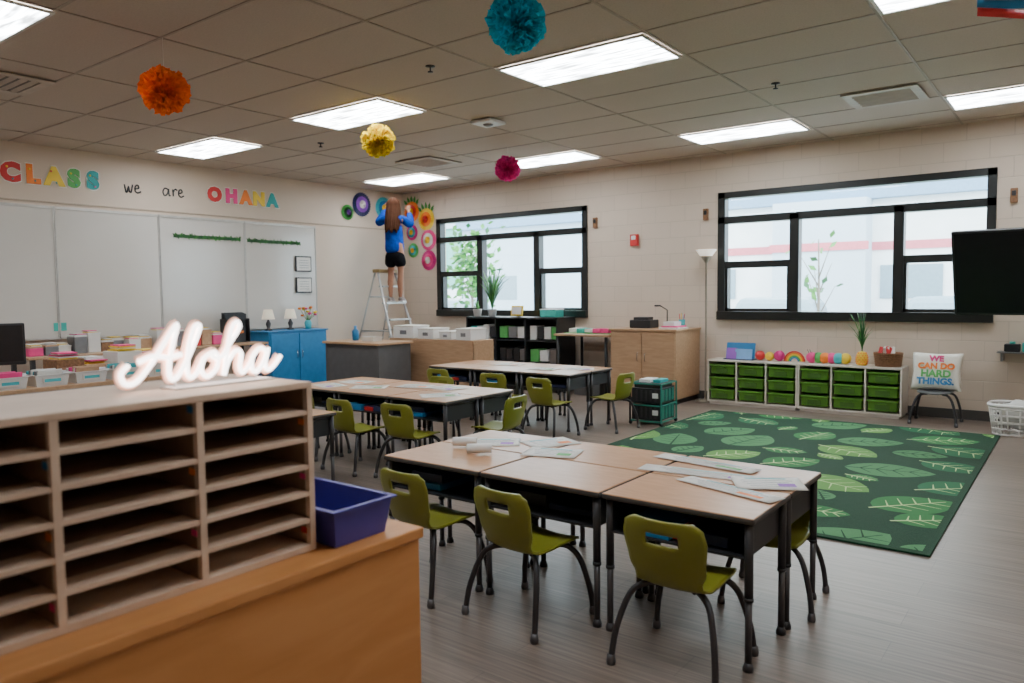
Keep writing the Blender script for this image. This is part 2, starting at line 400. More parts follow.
# rosettes / paper pineapples
def rosette(b, M, r, mats, leaf):
    n = 28
    for q, (rr, mm, zz) in enumerate([(r, mats[0], .0), (r*.66, mats[1], .014), (r*.34, mats[2], .026)]):
        vs = [(0, 0, zz+.02)]; fs = []
        for i in range(n*2):
            a = TAU*i/(2*n); R = rr*(1 if i % 2 else .93); vs.append((R*math.cos(a), R*math.sin(a), zz+(.016 if i % 2 else 0)+.004))
        for i in range(n*2): fs.append([0, i+1, (i+1) % (2*n)+1])
        b.raw(vs, fs, mm, False, M)
    if leaf:
        for k in range(5):
            a = math.pi/2+(k-2)*.35; L = r*.7; t = Vector((math.cos(a), math.sin(a), 0)); s_ = Vector((-t.y, t.x, 0))
            b.raw([t*r*.85-s_*.02+Vector((0, 0, .004)), t*(r*.85+L*.5)-s_*.028+Vector((0, 0, .015)), t*(r*.85+L)+Vector((0, 0, .02)), t*(r*.85+L*.5)+s_*.028+Vector((0, 0, .015)), t*r*.85+s_*.02+Vector((0, 0, .004))], [[0, 1, 2, 3, 4]], leafg, False, M)
lav = pm('lavender', (.30, .1, .5), .6); lteal = pm('light_teal', (.06, .45, .5), .6); mag = pm('magenta', (.6, .02, .2), .6)
ros = [('L', 7.92, 2.72, .19, (navy, lav, offwhite), 0), ('L', 8.38, 2.70, .18, (lteal, blueC, yellow), 0), ('L', 7.64, 2.58, .12, (cgreen, darkleaf, lav), 0), ('L', 8.66, 2.42, .12, (lav, mag, yellow), 0),
       ('B', -8.72, 2.66, .17, (orange, red, yellow), 1), ('B', -8.40, 2.52, .18, (yellow, orange, red), 1), ('B', -8.72, 2.33, .13, (mag, lteal, yellow), 0), ('B', -8.36, 2.19, .17, (pink, offwhite, yellow), 0), ('B', -8.36, 1.87, .165, (mag, pink, offwhite), 0), ('B', -8.70, 2.04, .12, (cgreen, lteal, yellow), 0)]
for w, u, z, r, mt, lf in ros:
    b = B(); rosette(b, WL(XW+.003, u, z) if w == 'L' else WB(u, YW-.003, z), r, mt, lf); b.done('paper_rosette')

# back-wall devices
b = B(); b.box((-4.69, YW-.025, 2.0), (.11, .05, .15), red, bev=.008); b.box((-4.69, YW-.053, 2.03), (.06, .01, .05), white, bev=.004); b.done('fire_alarm_strobe')
for x, z in ((-5.28, 2.26), (-3.72, 2.26), (-.59, 2.22)):
    b = B(); b.box((x, YW-.02, z), (.06, .04, .14), brown, bev=.006); b.box((x, YW-.043, z+.02), (.035, .01, .05), black, bev=.003); b.done('wall_sensor')

# ------------------------------------------------------------------ rug
rugbase = pm('rug_dark_green', (.004, .042, .016), .95, var=.25, scale=120, bump=.3)
lc = [pm('rug_leaf_a', (.12, .29, .065), .95, scale=100), pm('rug_leaf_b', (.035, .18, .05), .95, scale=100), pm('rug_leaf_c', (.018, .13, .05), .95, scale=100), pm('rug_leaf_d', (.07, .22, .085), .95, scale=100)]
rv = [pm('rug_vein_light', (.45, .60, .27), .95), pm('rug_vein_dark', (.005, .045, .018), .95)]
RX0, RX1, RY0, RY1 = -3.28, -.58, 4.15, 7.95
b = B(); b.bb(RX0, RX1, RY0, RY1, 0.001, .012, rugbase, .003)
def clip(poly):
    for ax, lim, sg in ((0, RX0+.04, 1), (0, RX1-.04, -1), (1, RY0+.04, 1), (1, RY1-.04, -1)):
        out = []
        for i in range(len(poly)):
            p, q = poly[i-1], poly[i]; a = (p[ax]-lim)*sg; c = (q[ax]-lim)*sg
            if (a >= 0) != (c >= 0): t = a/(a-c); out.append((p[0]+(q[0]-p[0])*t, p[1]+(q[1]-p[1])*t))
            if c >= 0: out.append(q)
        poly = out
        if not poly: return poly
    return poly
rnd = random.Random(11); placed = []
for tr_ in range(9000):
    L = rnd.choice([.60, .54, .48]) if tr_ < 3500 else (rnd.choice([.40, .34]) if tr_ < 6500 else .24)
    x = rnd.uniform(RX0, RX1); y = rnd.uniform(RY0, RY1); a = rnd.uniform(-.7, .7)+(0 if rnd.random() < .6 else 1.3)
    W = L*.36
    pts = [(x+math.cos(a)*L*s*.33, y+math.sin(a)*L*s*.33) for s in (-1, 0, 1)]
    if any((px-qx)**2+(py-qy)**2 < (W*.86+w2)**2 for (px, py) in pts for (ps, w2) in placed for (qx, qy) in ps): continue
    placed.append((pts, W*.86))
    z = .0125+.00003*len(placed); kind = rnd.randrange(4); m = lc[kind]; ca, sa = math.cos(a), math.sin(a)
    def T(u, v): return (x+ca*u-sa*v, y+sa*u+ca*v)
    n = 14; up = []; dn = []
    for i in range(n+1):
        s_ = i/n; w = W*math.sin(math.pi*s_**.85)**.75 if 0 < s_ < 1 else 0
        up.append(T((s_-.5)*L, w)); dn.append(T((s_-.5)*L, -w))
    poly = clip(up+dn[::-1][1:-1])
    if len(poly) < 3: continue
    b.raw([(p[0], p[1], z+.001) for p in poly], [list(range(len(poly)))[::-1]], m)
    vm_ = rv[1] if kind == 3 else rv[0]
    def stroke(p, q, w):
        d = Vector((q[0]-p[0], q[1]-p[1])); nrm = Vector((-d.y, d.x)).normalized()*w
        pl = clip([(p[0]+nrm.x, p[1]+nrm.y), (p[0]-nrm.x, p[1]-nrm.y), (q[0]-nrm.x*.4, q[1]-nrm.y*.4), (q[0]+nrm.x*.4, q[1]+nrm.y*.4)])
        if len(pl) >= 3: b.raw([(t[0], t[1], z+.0016) for t in pl], [list(range(len(pl)))], vm_)
    stroke(T(-L*.56, 0), T(L*.42, 0), .009)
    for k in range(4):
        u = -L*.32+k*L*.18; w = W*(.85-.12*abs(k-1.2))
        for sg in (1, -1): stroke(T(u, 0), T(u+L*.13, sg*w*.85), .006)
b.done('leaf_pattern_rug')

# ------------------------------------------------------------------ desks
edge = pm('desk_edge_band', (.05, .04, .035), .5)
desktop = wood('desk_laminate', (.50, .26, .13), (.57, .31, .165), .33, 3, (3, 14, 14), .0, .35)
boxm = pm('book_box_plastic', (.016, .016, .02), .5)
def mk_desk(items):
    b = B(); w, d, h = .604, .412, .55
    b.box((0, 0, h-.013), (w, d, .022), edge, bev=.008); b.box((0, 0, h-.0035), (w-.008, d-.008, .007), desktop, bev=.003)
    z0, z1 = .395, h-.024
    b.bb(-.26, .26, -.185, .185, z0, z0+.008, boxm); b.bb(-.26, .26, .177, .185, z0, z1, boxm)
    b.bb(-.268, -.26, -.185, .185, z0, z1, boxm); b.bb(.26, .268, -.185, .185, z0, z1, boxm)
    for sx in (-1, 1):
        b.tube([(sx*.27, -.17, z1-.01), (sx*.27, .17, z1-.01)], .011, dgray, 8)
        for sy in (-1, 1):
            x, y = sx*.276, sy*.178
            b.cyl((x, y, .25), (x, y, z1+.002), .0155, dgray, seg=12); b.cyl((x, y, .03), (x, y, .26), .0125, legm, seg=12)
            b.cyl((x, y, .25), (x, y, .262), .0175, black, seg=12); b.lathe([(.0, 0), (.019, 0), (.019, .012), (.013, .03), (0, .03)], dgray, 12, (x, y, 0))
    for (x, y, ww, dd, hh, m) in items: b.box((x, y, z0+.008+hh/2), (ww, dd, hh), m, bev=.002)
    return b.mesh('student_desk')
dk = [mk_desk([(-.1, 0, .22, .28, .03, blueC), (-.1, .02, .2, .27, .02+.05, navy)]), mk_desk([(.1, .05, .24, .26, .025, navy), (-.14, .05, .18, .22, .05, dgray)]), mk_desk([(-.12, -0.02, .18, .30, .05, blueC), (.1, .0, .16, .26, .04, navy), (.02, .0, .1, .28, .03, red)])]
def group(x0, y0, nx, rows=2, sk=0):
    for i in range(nx):
        inst(dk[(i+sk) % 3], 'student_desk', (x0+.304+i*.612, y0+.208, 0), 0)
        if rows == 2: inst(dk[(i+1+sk) % 3], 'student_desk', (x0+.304+i*.612, y0+.208+.418, 0), math.pi)
group(-2.71, 2.5, 3); group(-5.50, 4.00, 3, sk=1); group(-5.72, 5.98, 3, sk=2); group(-5.2, 2.86, 2, 1)

# ------------------------------------------------------------------ chairs
def mk_chair(shell=green_sh):
    b = B()
    prof = cat([(0, .175, .318), (0, .15, .333), (0, .05, .330), (0, -.07, .322), (0, -.135, .332), (0, -.168, .375), (0, -.188, .445), (0, -.207, .53), (0, -.22, .605)], 8)
    n = len(prof)-1
    def P(u, v):
        t = v*n; i = min(int(t), n-1); p = prof[i].lerp(prof[i+1], t-i)
        s_ = u*2-1
        keys = [(0, .11), (.05, .145), (.2, .158), (.42, .155), (.52, .135), (.60, .135), (.72, .155), (.88, .168), (.95, .158), (1, .12)]
        hw = .1
        for (a, wa), (c, wc) in zip(keys, keys[1:]):
            if v <= c: q = (v-a)/(c-a); q = q*q*(3-2*q); hw = wa+(wc-wa)*q; break
        dish = s_*s_
        back = min(1, max(0, (v-.45)/.2))
        return (s_*hw, p.y+dish*.028*back, p.z+dish*.012*(1-back))
    b.sheet(P, 20, 44, shell, .010, mask=lambda i, j: not ((6 <= i <= 13 and 37 <= j <= 39)))
    leg = dgray
    for sx in (-1, 1):
        b.tube(cat([(sx*.07, .08, .312), (sx*.12, .12, .306), (sx*.165, .15, .25), (sx*.20, .175, .12), (sx*.212, .185, .015)], 4), .013, leg, 8)
        b.tube(cat([(sx*.07, -.05, .308), (sx*.12, -.10, .308), (sx*.165, -.14, .27), (sx*.20, -.185, .14), (sx*.212, -.208, .015)], 4), .013, leg, 8)
        b.tube([(sx*.075, .1, .312), (sx*.075, -.08, .308)], .009, leg, 8)
        for y in (.186, -.208): b.lathe([(0, 0), (.017, 0), (.019, .012), (.015, .04), (0, .04)], legm, 12, (sx*.212, y, 0))
    b.tube([(-.075, .06, .312), (.075, .06, .312)], .008, leg, 8)
    b.tube([(-.075, -.06, .308), (.075, -.06, .308)], .008, leg, 8)
    return b.mesh('student_chair')
ch = mk_chair(); chgray = mk_chair(pm('gray_chair_plastic', (.12, .12, .12), .5))
for x, y, r in [(-1.125, 2.485, .0), (-1.805, 2.475, -.12), (-2.36, 2.475, -.08),
                (-3.90, 3.90, .05), (-4.42, 3.83, -.05), (-5.1, 3.98, .05), (-3.58, 4.5, 1.65), (-4.8, 5.02, math.pi),
                (-3.95, 5.76, -.1), (-4.6, 5.86, .1), (-5.35, 5.9, 0), (-3.66, 6.38, 1.5), (-4.0, 2.75, .3)]:
    inst(ch, 'student_chair', (x, y, 0), r, scale=.92)
inst(ch, 'student_chair', (-1.04, 3.21, 0), math.pi+.1, scale=.86)

# papers on desks
pcount = [0]
def sheetpaper(name, x, y, w, d, rz, mat_=offwhite, z=.5505):
    pcount[0] += 1
    b = B(); b.sheet(lambda u, v: ((u-.5)*w, (v-.5)*d, .0012+.006*max(0, (u-.8))*v), 8, 4, mat_, .0008)
    b.box((0, d*.36, .0021), (w*.6, d*.06, .0004), lteal)
    for k in range(4): b.box((-.02*w*k, d*(.2-.15*k), .0021), (w*(.75-.1*k), d*.025, .0004), gray)
    b.box((w*.25, -d*.15, .0022), (w*.25, d*.25, .0004), [cgreen, lav, orange][pcount[0] % 3])
    b.done(name, (x, y, z+.0012*(pcount[0] % 4)), rz)
sheetpaper('paper_strip', -1.25, 3.02, .62, .11, .1); sheetpaper('paper_strip', -1.1, 2.83, .45, .10, -.3, z=.551); sheetpaper('paper_strip', -1.35, 3.2, .5, .1, -.15)
for x, y, a in ((-2.45, 3.05, .6), (-2.2, 3.2, 1.1), (-2.05, 3.0, .3), (-1.0, 3.0, .5)): sheetpaper('worksheet', x, y, .27, .2, a)
for x, y, a in ((-2.5, 2.87, .5), (-2.33, 2.78, .7)):
    b = B(); b.cyl((-.06, 0, .024), (.06, 0, .024), .023, white, seg=20); b.cyl((-.061, 0, .024), (-.0605, 0, .024), .012, dgray, seg=12); b.done('paper_roll', (x, y, .5555), a)
for x, y, a in ((-5.2, 4.5, .1), (-4.8, 4.3, .6), (-4.2, 4.6, -.2), (-4.5, 4.55, .3), (-3.95, 4.25, .9), (-5.2, 4.2, -.3), (-5.0, 6.5, .2), (-4.4, 6.3, .1), (-4.1, 6.5, .5)): sheetpaper('worksheet', x, y, .3, .22, a)

# ------------------------------------------------------------------ foreground sorter + cabinet
b = B()
cx0, cx1, cy0, cy1 = -1.74, -1.19, -.35, 1.22
b.bb(cx0, cx1, cy0, cy1, .775, .80, orangewood, .004)
b.bb(cx0+.01, cx1-.008, cy0+.01, cy1-.008, .0, .774, orangewood, .003)
b.done('maple_cabinet')
b = B(); sx0, sx1, sz0, sz1 = -1.575, -1.268, .801, 1.153; T_ = .013
ys = [.972, .730, .488, .246, .004]
inner_shade = wood('sorter_board_shaded', (.24, .15, .095), (.30, .195, .13), .7, 6, (4, 2, 4))  # same board darkened: shade inside the slots is put into the colour
b.bb(sx0, sx1, ys[-1]-T_/2, ys[0]+T_/2, sz1-T_, sz1, partboard, .002); b.bb(sx0, sx1, ys[-1]-T_/2, ys[0]+T_/2, sz0, sz0+T_, partboard)
b.bb(sx0, sx0+.006, ys[-1], ys[0], sz0+T_, sz1-T_, inner_shade)
for yv in ys: b.bb(sx0, sx1-.014, yv-T_/2, yv+T_/2, sz0+T_, sz1-T_, inner_shade); b.bb(sx1-.014, sx1, yv-T_/2, yv+T_/2, sz0+T_, sz1-T_, partboard)
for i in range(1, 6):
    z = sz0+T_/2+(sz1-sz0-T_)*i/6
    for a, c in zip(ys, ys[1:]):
        b.bb(sx0+.006, sx1-.06, c+T_/2, a-T_/2, z-.004, z+.004, inner_shade); b.bb(sx1-.06, sx1-.002, c+T_/2, a-T_/2, z-.0045, z+.0045, partboard)
stk = [red, blueC, pink, lteal, orange]
for q, yv in enumerate(ys[:4]):
    for i in range(6):
        if (i+q) % 2 == 0:
            z = sz0+.03+i*.057; b.bb(sx1-.03, sx1-.012, yv-T_/2-.0012, yv-T_/2, z+.004, z+.016, stk[(i+q) % 5])
b.done('mail_sorter')
x0, x1, y0, y1, h_ = -1.54, -1.225, .992, 1.155, .078
def tray(b, x0, x1, y0, y1, z, h, m, t=.004, inset=.012):
    o = [(x0+inset, y0+inset), (x1-inset, y0+inset), (x1-inset, y1-inset), (x0+inset, y1-inset)]; O = [(x0, y0), (x1, y0), (x1, y1), (x0, y1)]
    i_ = [(x0+inset+t, y0+inset+t), (x1-inset-t, y0+inset+t), (x1-inset-t, y1-inset-t), (x0+inset+t, y1-inset-t)]; I = [(x0+t, y0+t), (x1-t, y0+t), (x1-t, y1-t), (x0+t, y1-t)]
    R = [(x0-.008, y0-.008), (x1+.008, y0-.008), (x1+.008, y1+.008), (x0-.008, y1+.008)]
    vs = [(*p, z) for p in o]+[(*p, z+h) for p in O]+[(*p, z+h) for p in R]+[(*p, z+h+.004) for p in R]+[(*p, z+h+.004) for p in I]+[(*p, z+t) for p in i_]
    fs = [[3, 2, 1, 0]]
    for L_ in range(5):
        for k in range(4): fs.append([L_*4+k, L_*4+(k+1) % 4, (L_+1)*4+(k+1) % 4, (L_+1)*4+k])
    fs.append([20, 21, 22, 23]); b.raw(vs, fs, m)
b = B(); tray(b, x0, x1, y0, y1, .801, h_, purple); b.done('purple_tray')

# Aloha neon sign
neon = emis('neon_white', (1, .95, .92), 6); acr_glow = emis('acrylic_backing_glow', (1.0, .60, .46), .40)  # backing emits faintly itself, painting in the halo of the neon
strokes = [
 [(.05, .70), (-.15, .40), (.0, .05), (.35, .08), (.75, .65), (1.15, 1.45), (1.5, 2.08), (1.42, 1.4), (1.36, .6), (1.45, .1), (1.68, .12), (1.95, .7), (2.22, 1.55), (2.30, 1.98), (2.12, 1.95), (1.98, 1.2), (2.0, .35), (2.15, .05), (2.38, .25), (2.55, .75)],
 [(.35, .78), (.8, .95), (1.3, .88), (1.75, .95)],
 [(2.9, .95), (2.58, .75), (2.5, .3), (2.75, .03), (3.05, .3), (3.08, .75), (2.9, .95), (2.88, .78), (3.2, .72), (3.5, 1.3), (3.78, 1.85), (3.68, 2.08), (3.5, 1.8), (3.40, .9), (3.36, .02), (3.46, .5), (3.72, .92), (3.95, .82), (3.95, .3), (4.07, .05), (4.25, .2), (4.4, .5)],
 [(5.0, .82), (4.70, .97), (4.42, .62), (4.45, .15), (4.67, .04), (4.90, .4), (5.03, .92), (4.97, .35), (5.10, .05), (5.35, .2), (5.6, .6)]]
b = B(); S = .0595; SZ = .052
for st in strokes:
    pts = cat([(0, x+.12*y, y) for x, y in st], 6)
    b.tube([(p.x, p.y*S, p.z*SZ) for p in pts], .0046, neon, 8)
    b.tube([(p.x-.009, p.y*S, p.z*SZ) for p in pts], .0105, acr_glow, 8, flat=.2, up=(1, 0, 0))
b.bb(-.03, .03, .08, .30, -.016, -.012, white, .001)
for yv in (.1, .28): b.cyl((-.008, yv, -.013), (-.008, yv, .012), .003, white)
b.done('aloha_neon_sign', (-1.4, .662, 1.153+.016))

# ------------------------------------------------------------------ cubby with green bins
b = B(); X0, X1, Yf, Yb, H = -3.545, -1.465, 8.45, 8.79, .525
cw = pm('cubby_white', (.66, .60, .52), .5, var=.03)
for u in range(2):
    a = X0+u*1.04; e_ = a+1.035
    b.bb(a, e_, Yf, Yb, H-.02, H, cw, .002); b.bb(a, e_, Yf, Yb, .03, .05, cw); b.bb(a, e_, Yb-.008, Yb, .03, H-.02, cw)
    b.bb(a+.02, e_-.02, Yf+.02, Yb, 0, .03, cw)
    for k in range(4): xx = a+k*(1.035-.018)/3; b.bb(xx, xx+.018, Yf, Yb, .05, H-.02, cw)
    for k in range(3):
        for r in range(3):
            xa = a+.018+k*.339+.008; xb = xa+.30; za = .065+r*.145
            b.bb(xa+.01, xb-.01, Yf+.01, Yb-.03, za, za+.11, binGreen, .012); b.bb(xa, xb, Yf-.012, Yb-.03, za+.098, za+.116, binGreen, .004)
            b.box(((xa+xb)/2, Yf-.001, za+.045), (.14, .006, .05), pm('bin_recess_shade', (.06, .15, .02), .5), bev=.002)  # flat plate in darker green, painting the shade of a recess
            b.box(((xa+xb)/2, Yf+.0, za+.08), (.08, .022, .014), binGreen, bev=.003)
b.done('toy_storage_cubby')
zt = .5255
b = B()
b.box((0, .05, .10), (.34, .02, .19), blueC, rot=(-.2, 0, 0), bev=.003); b.box((.06, -.02, .067), (.2, .02, .12), pm('sky', (.2, .4, .7), .5), rot=(-.2, 0, 0), bev=.003); b.box((-.08, -.02, .072), (.12, .02, .13), lav, rot=(-.25, 0, .0), bev=.003); b.bb(-.17, .18, -.06, .1, 0, .012, navy, .002)
b.done('picture_book_stack', (-3.22, 8.6, zt))
for x, r, m in ((-2.98, .055, red), (-2.87, .05, yellow), (-2.76, .06, mag)):
    b = B(); b.sph((0, 0, r), r, m, seg=16)
    for k in range(5):
        M = Matrix.Translation((0, 0, r)) @ Matrix.Rotation(k*.7, 4, 'X') @ Matrix.Rotation(k*1.1, 4, 'Y'); b.tube([(math.cos(t)*r*.98, math.sin(t)*r*.98, 0) for t in [TAU*i/20 for i in range(20)]], .003, m, 6, True, M=M)
    b.done('yarn_ball', (x, 8.62, zt+.002))
b = B()
for i, m in enumerate((red, orange, yellow, cgreen, blueC)):
    R = .11-i*.017; b.tube([(math.cos(t)*R, 0, math.sin(t)*R) for t in [math.pi*k/16 for k in range(17)]], .0085, m, 8)
b.done('wooden_rainbow', (-2.58, 8.58, zt+.009))
b = B()
for i, m in enumerate((pink, cgreen, orange, pink, lteal, yellow)): b.sph((i*.07, .01*(i % 2), .06), .06, m, seg=14)
for sx in (-.01, .015): b.tube([(sx-.01, -.02, .10), (sx-.03, -.03, .15)], .003, black, 6)
b.done('plush_caterpillar', (-2.40, 8.60, zt))
b = B(); b.lathe([(0, 0), (.045, 0), (.055, .03), (.058, .07), (.05, .12), (.03, .145), (0, .15)], yellow, 20)
rnd = random.Random(2)
for z in range(6):
    for k in range(10):
        a = TAU*(k+.5*(z % 2))/10; rr = [.052, .057, .058, .056, .05, .04][z]; b.sph((rr*math.cos(a), rr*math.sin(a), .02+z*.022), .009, orange, seg=6)
for k in range(26):
    a = rnd.random()*TAU; L = rnd.uniform(.2, .50); sp = rnd.uniform(.03, .15)
    pts = [Vector((math.cos(a)*sp*t*t, math.sin(a)*sp*t*t, .14+L*t-(.05*t*t))) for t in (0, .25, .5, .75, 1)]
    b.tube(pts, [.008, .015, .014, .009, .001], rnd.choice([leafg, leafg, darkleaf]), 5, flat=.25)
b.done('pineapple_planter', (-1.88, 8.58, zt))
b = B()
b.lathe([(0, 0), (.12, 0), (.14, .14), (.145, .145), (.13, .145), (.11, .02), (0, .02)], brown, 28)
for z in range(7): R = .121+z*.0027; b.tube([(math.cos(t)*R, math.sin(t)*R, .01+z*.02) for t in [TAU*i/28 for i in range(28)]], .006, brown, 6, True)
for k in range(7): b.box((rnd.uniform(-.07, .07), rnd.uniform(-.05, .05), .15), (.03, .08, .1), rnd.choice([red, offwhite, yellow, navy]), rot=(rnd.uniform(-.3, .3), rnd.uniform(-.4, .4), rnd.random()), bev=.002)
b.done('wicker_basket', (-1.63, 8.6, zt))

# chair + pillow
inst(chgray, 'gray_chair', (-1.16, 8.42, 0), math.pi, scale=.95)
b = B()
def cushion(b, w, h, t, m, M):
    for sg in (1, -1):
        def P(u, v):
            x, y = u*2-1, v*2-1; k = max(0, (1-x**4)*(1-y**4))**.5; pin = 1-.07*((1-abs(x))*abs(y)**3+(1-abs(y))*abs(x)**3)
            return (x*w/2*pin, y*h/2*pin, sg*(k*t/2+.001))
        b.sheet(P, 16, 16, m, .002, M=M)
Mp = Matrix.Rotation(math.radians(72), 4, 'X')
cushion(b, .44, .38, .12, pm('pillow_fabric', (.80, .76, .68), .9, var=.04, scale=80, bump=.2), Mp)
for i, (t_, c, s_, zz) in enumerate((('WE', pink, .08, .060), ('CAN DO', orange, .08, .066), ('HARD', cgreen, .095, .066), ('THINGS.', blueC, .085, .062))):
    b.text(t_, s_, Mp @ Matrix.Translation((-.0, .115-.076*i, zz-.003)), c, .006, .004)
b.done('throw_pillow', (-1.16, 8.44, .325+.185), 0)
# laundry basket
b = B(); n = 28
def ring(z, R): return [(math.copysign(abs(math.cos(t))**.6, math.cos(t))*R*1.25, math.copysign(abs(math.sin(t))**.6, math.sin(t))*R*.9, z) for t in [TAU*i/n for i in range(n)]]
wp = pm('white_basket', (.75, .73, .7), .4)
for z, R in ((.010, .17), (.06, .175), (.12, .18), (.18, .187), (.24, .195), (.27, .2)): b.tube(ring(z, R), .010 if z < .26 else .016, wp, 6, True)
for i in range(n):
    a, c = ring(.007, .17)[i], ring(.27, .2)[i]; b.tube([a, c], .008, wp, 5)
b.raw(ring(.004, .17), [list(range(n))], wp); b.sph((0, 0, .19), .14, pm('cloth_pile', (.6, .58, .55), .9), (1.2, .95, .9), jitter=.3)
b.done('laundry_basket', (-.44, 8.15, 0))
# wall caddy
b = B(); b.bb(-.18, .18, -.2, 0, 0, .012, gray, .002); b.box((-.06, -.1, .05), (.13, .12, .075), black, bev=.01); b.box((.08, -.1, .06), (.12, .12, .09), teal, bev=.01); b.cyl((-.06, -.1, .085), (-.06, -.1, .11), .025, teal); b.bb(-.15, -.13, -.18, 0, -.08, 0, gray); b.bb(.13, .15, -.18, 0, -.08, 0, gray)
b.done('wall_shelf_caddy', (-.50, YW-.001, .70))
# TV on arm
b = B()
Mt = Matrix.Rotation(math.radians(15), 4, 'X')
b.box((.62, 0, 0), (1.24, .05, .71), black, bev=.008, M=Mt); b.box((.62, -.026, 0), (1.2, .002, .67), pm('tv_screen', (.01, .01, .012), .25, spec=.3), M=Mt)
b.box((.62, .06, 0), (.3, .06, .3), dgray, M=Mt, bev=.004)
o = b.done('wall_mounted_tv', (-.90, 7.3, 1.455), math.radians(-6))
b2 = B(); b2.tube([(-.25, 7.33, 1.45), (.2, 7.75, 1.45), (XR-.03, 7.5, 1.45)], .025, dgray, 8); b2.box((XR-.015, 7.5, 1.45), (.03, .2, .3), dgray, bev=.003); b2.done('tv_mount_arm')

# ------------------------------------------------------------------ back furniture
def bins_on(b, x0, x1, y, z, n, mats, h=.1, d=.12):
    w = (x1-x0)/n
    for i in range(n): b.box((x0+w*(i+.5), y, z+h/2), (w*.88, d, h*random.uniform(.7, 1)), random.choice(mats), bev=.003)
b = B(); b.bb(-4.65, -3.79, 8.1, 8.79, .06, .86, tanwood, .003); b.bb(-4.67, -3.77, 8.08, 8.79, .86, .885, tanwood, .004); b.bb(-4.62, -3.82, 8.13, 8.77, 0, .06, black)
for xx in (-4.64, -4.215): b.bb(xx, xx+.415, 8.085, 8.1, .09, .84, tanwood, .003)
for xx in (-4.27, -4.17): b.tube(cat([(xx, 8.085, .5), (xx, 8.06, .51), (xx, 8.06, .59), (xx, 8.085, .6)], 4), .005, chrome, 6)
b.done('wood_storage_cabinet')
b = B(); b.box((0, 0, .05), (.28, .25, .10), black, bev=.012); b.box((0, -.02, .115), (.2, .15, .04), dgray, bev=.01); b.done('label_printer', (-4.35, 8.4, .886))
b = B(); b.bb(-.12, .12, -.15, .15, 0, .02, offwhite, .002); b.bb(-.1, .1, -.13, .14, .02, .035, pink); b.box((-.02, 0, .06), (.14, .2, .05), white, bev=.005); b.done('paper_stack', (-3.92, 8.33, .886))
b = B(); b.lathe([(0, 0), (.035, 0), (.04, .1), (.037, .1), (.032, .01), (0, .01)], lteal, 16)
for k in range(8): a = k; b.tube([(.015*math.cos(a), .015*math.sin(a), .02), (.035*math.cos(a), .035*math.sin(a), .16+.01*(k % 3))], .004, [red, yellow, blueC, pink][k % 4], 6)
b.done('pencil_cup', (-3.95, 8.62, .886))
b = B(); b.tube([(-4.16, 8.65, .886), (-4.16, 8.65, 1.1), (-4.24, 8.6, 1.16)], .008, black, 6); b.box((-4.26, 8.58, 1.155), (.06, .05, .02), black, bev=.004); b.lathe([(0, 0), (.04, 0), (.04, .012), (0, .012)], black, 16, (-4.16, 8.65, .886)); b.done('document_camera')
b = B(); b.bb(-5.5, -4.69, 8.1, 8.75, .775, .80, tanwood, .004)
for x in (-5.45, -4.74):
    for y in (8.14, 8.71): b.cyl((x, y, 0), (x, y, .775), .02, black)
b.done('activity_table')
b = B(); bins_on(b, -.3, .3, 0, 0.006, 5, [cgreen, pink, offwhite, offwhite, teal], .06, .2); b.bb(-.35, .35, -.14, .14, 0, .006, cgreen); b.done('craft_supplies', (-5.1, 8.4, .801))
b = B(); tray(b, -.2, .2, -.15, .15, 0, .22, pm('gray_tote', (.1, .1, .1), .5)); b.done('storage_tote', (-5.1, 8.4, 0))
b = B(); X0, X1, Y0, Y1, H = -7.15, -5.56, 8.28, 8.72, 1.0
b.bb(X0, X1, Y0, Y1, H-.025, H, black); b.bb(X0, X1, Y0, Y1, .0, .05, black); b.bb(X0, X1, Y1-.01, Y1, 0, H, black)
for k in range(4): xx = X0+k*(X1-X0-.025)/3; b.bb(xx, xx+.025, Y0, Y1, 0, H, black)
for z in (.36, .67): b.bb(X0, X1, Y0+.01, Y1, z, z+.02, black)
cwid = (X1-X0)/3
for k in range(3):
    for z in (.05, .38, .69):
        bins_on(b, X0+k*cwid+.04, X0+(k+1)*cwid-.02, Y0+.15, z, 3 if (k+int(z*3)) % 2 else 4, [white, dgray, cgreen, dgray, offwhite, gray, black, teal, navy], .2, .2)
b.done('black_bookshelf')
def blades(name, loc, n, L, sp, mats, pot, seed, wid=.012):
    b = B(); rnd = random.Random(seed)
    b.lathe([(0, 0), (.05, 0), (.065, .1), (.07, .105), (.06, .105), (.055, .085), (0, .085)], pot, 20)
    for k in range(n):
        a = rnd.random()*TAU; l = L*rnd.uniform(.5, 1); s_ = sp*rnd.uniform(.3, 1)
        pts = [Vector((math.cos(a)*s_*t**1.6, math.sin(a)*s_*t**1.6, .08+l*t-.25*l*t**3*(s_/sp))) for t in (0, .25, .5, .75, 1)]
        b.tube(pts, [.004, wid, wid*1.1, wid*.7, .001], rnd.choice(mats), 5, flat=.2)
    b.done(name, loc)
blades('potted_dracaena', (-6.80, 8.45, 1.001), 44, .85, .26, [leafg, darkleaf], white, 4, .016)
blades('potted_grass_plant', (-7.05, 8.42, 1.001), 20, .18, .05, [leafg], offwhite, 5)
b = B(); b.box((0, 0, .085), (.2, .02, .14), yellow, rot=(-.2, 0, 0), bev=.003); b.box((0, -.013, .085), (.16, .003, .10), offwhite, rot=(-.2, 0, 0)); b.box((0, .03, .03), (.03, .06, .06), black); b.done('picture_frame', (-6.35, 8.45, 1.0))
b = B(); b.box((0, 0, .05), (.26, .2, .1), teal, bev=.008); b.box((0, 0, .105), (.27, .21, .012), white, bev=.004); b.done('storage_box', (-5.8, 8.5, 1.001))
b = B(); X0, X1, Y0, Y1, H = -7.35, -5.9, 6.95, 7.35, .76
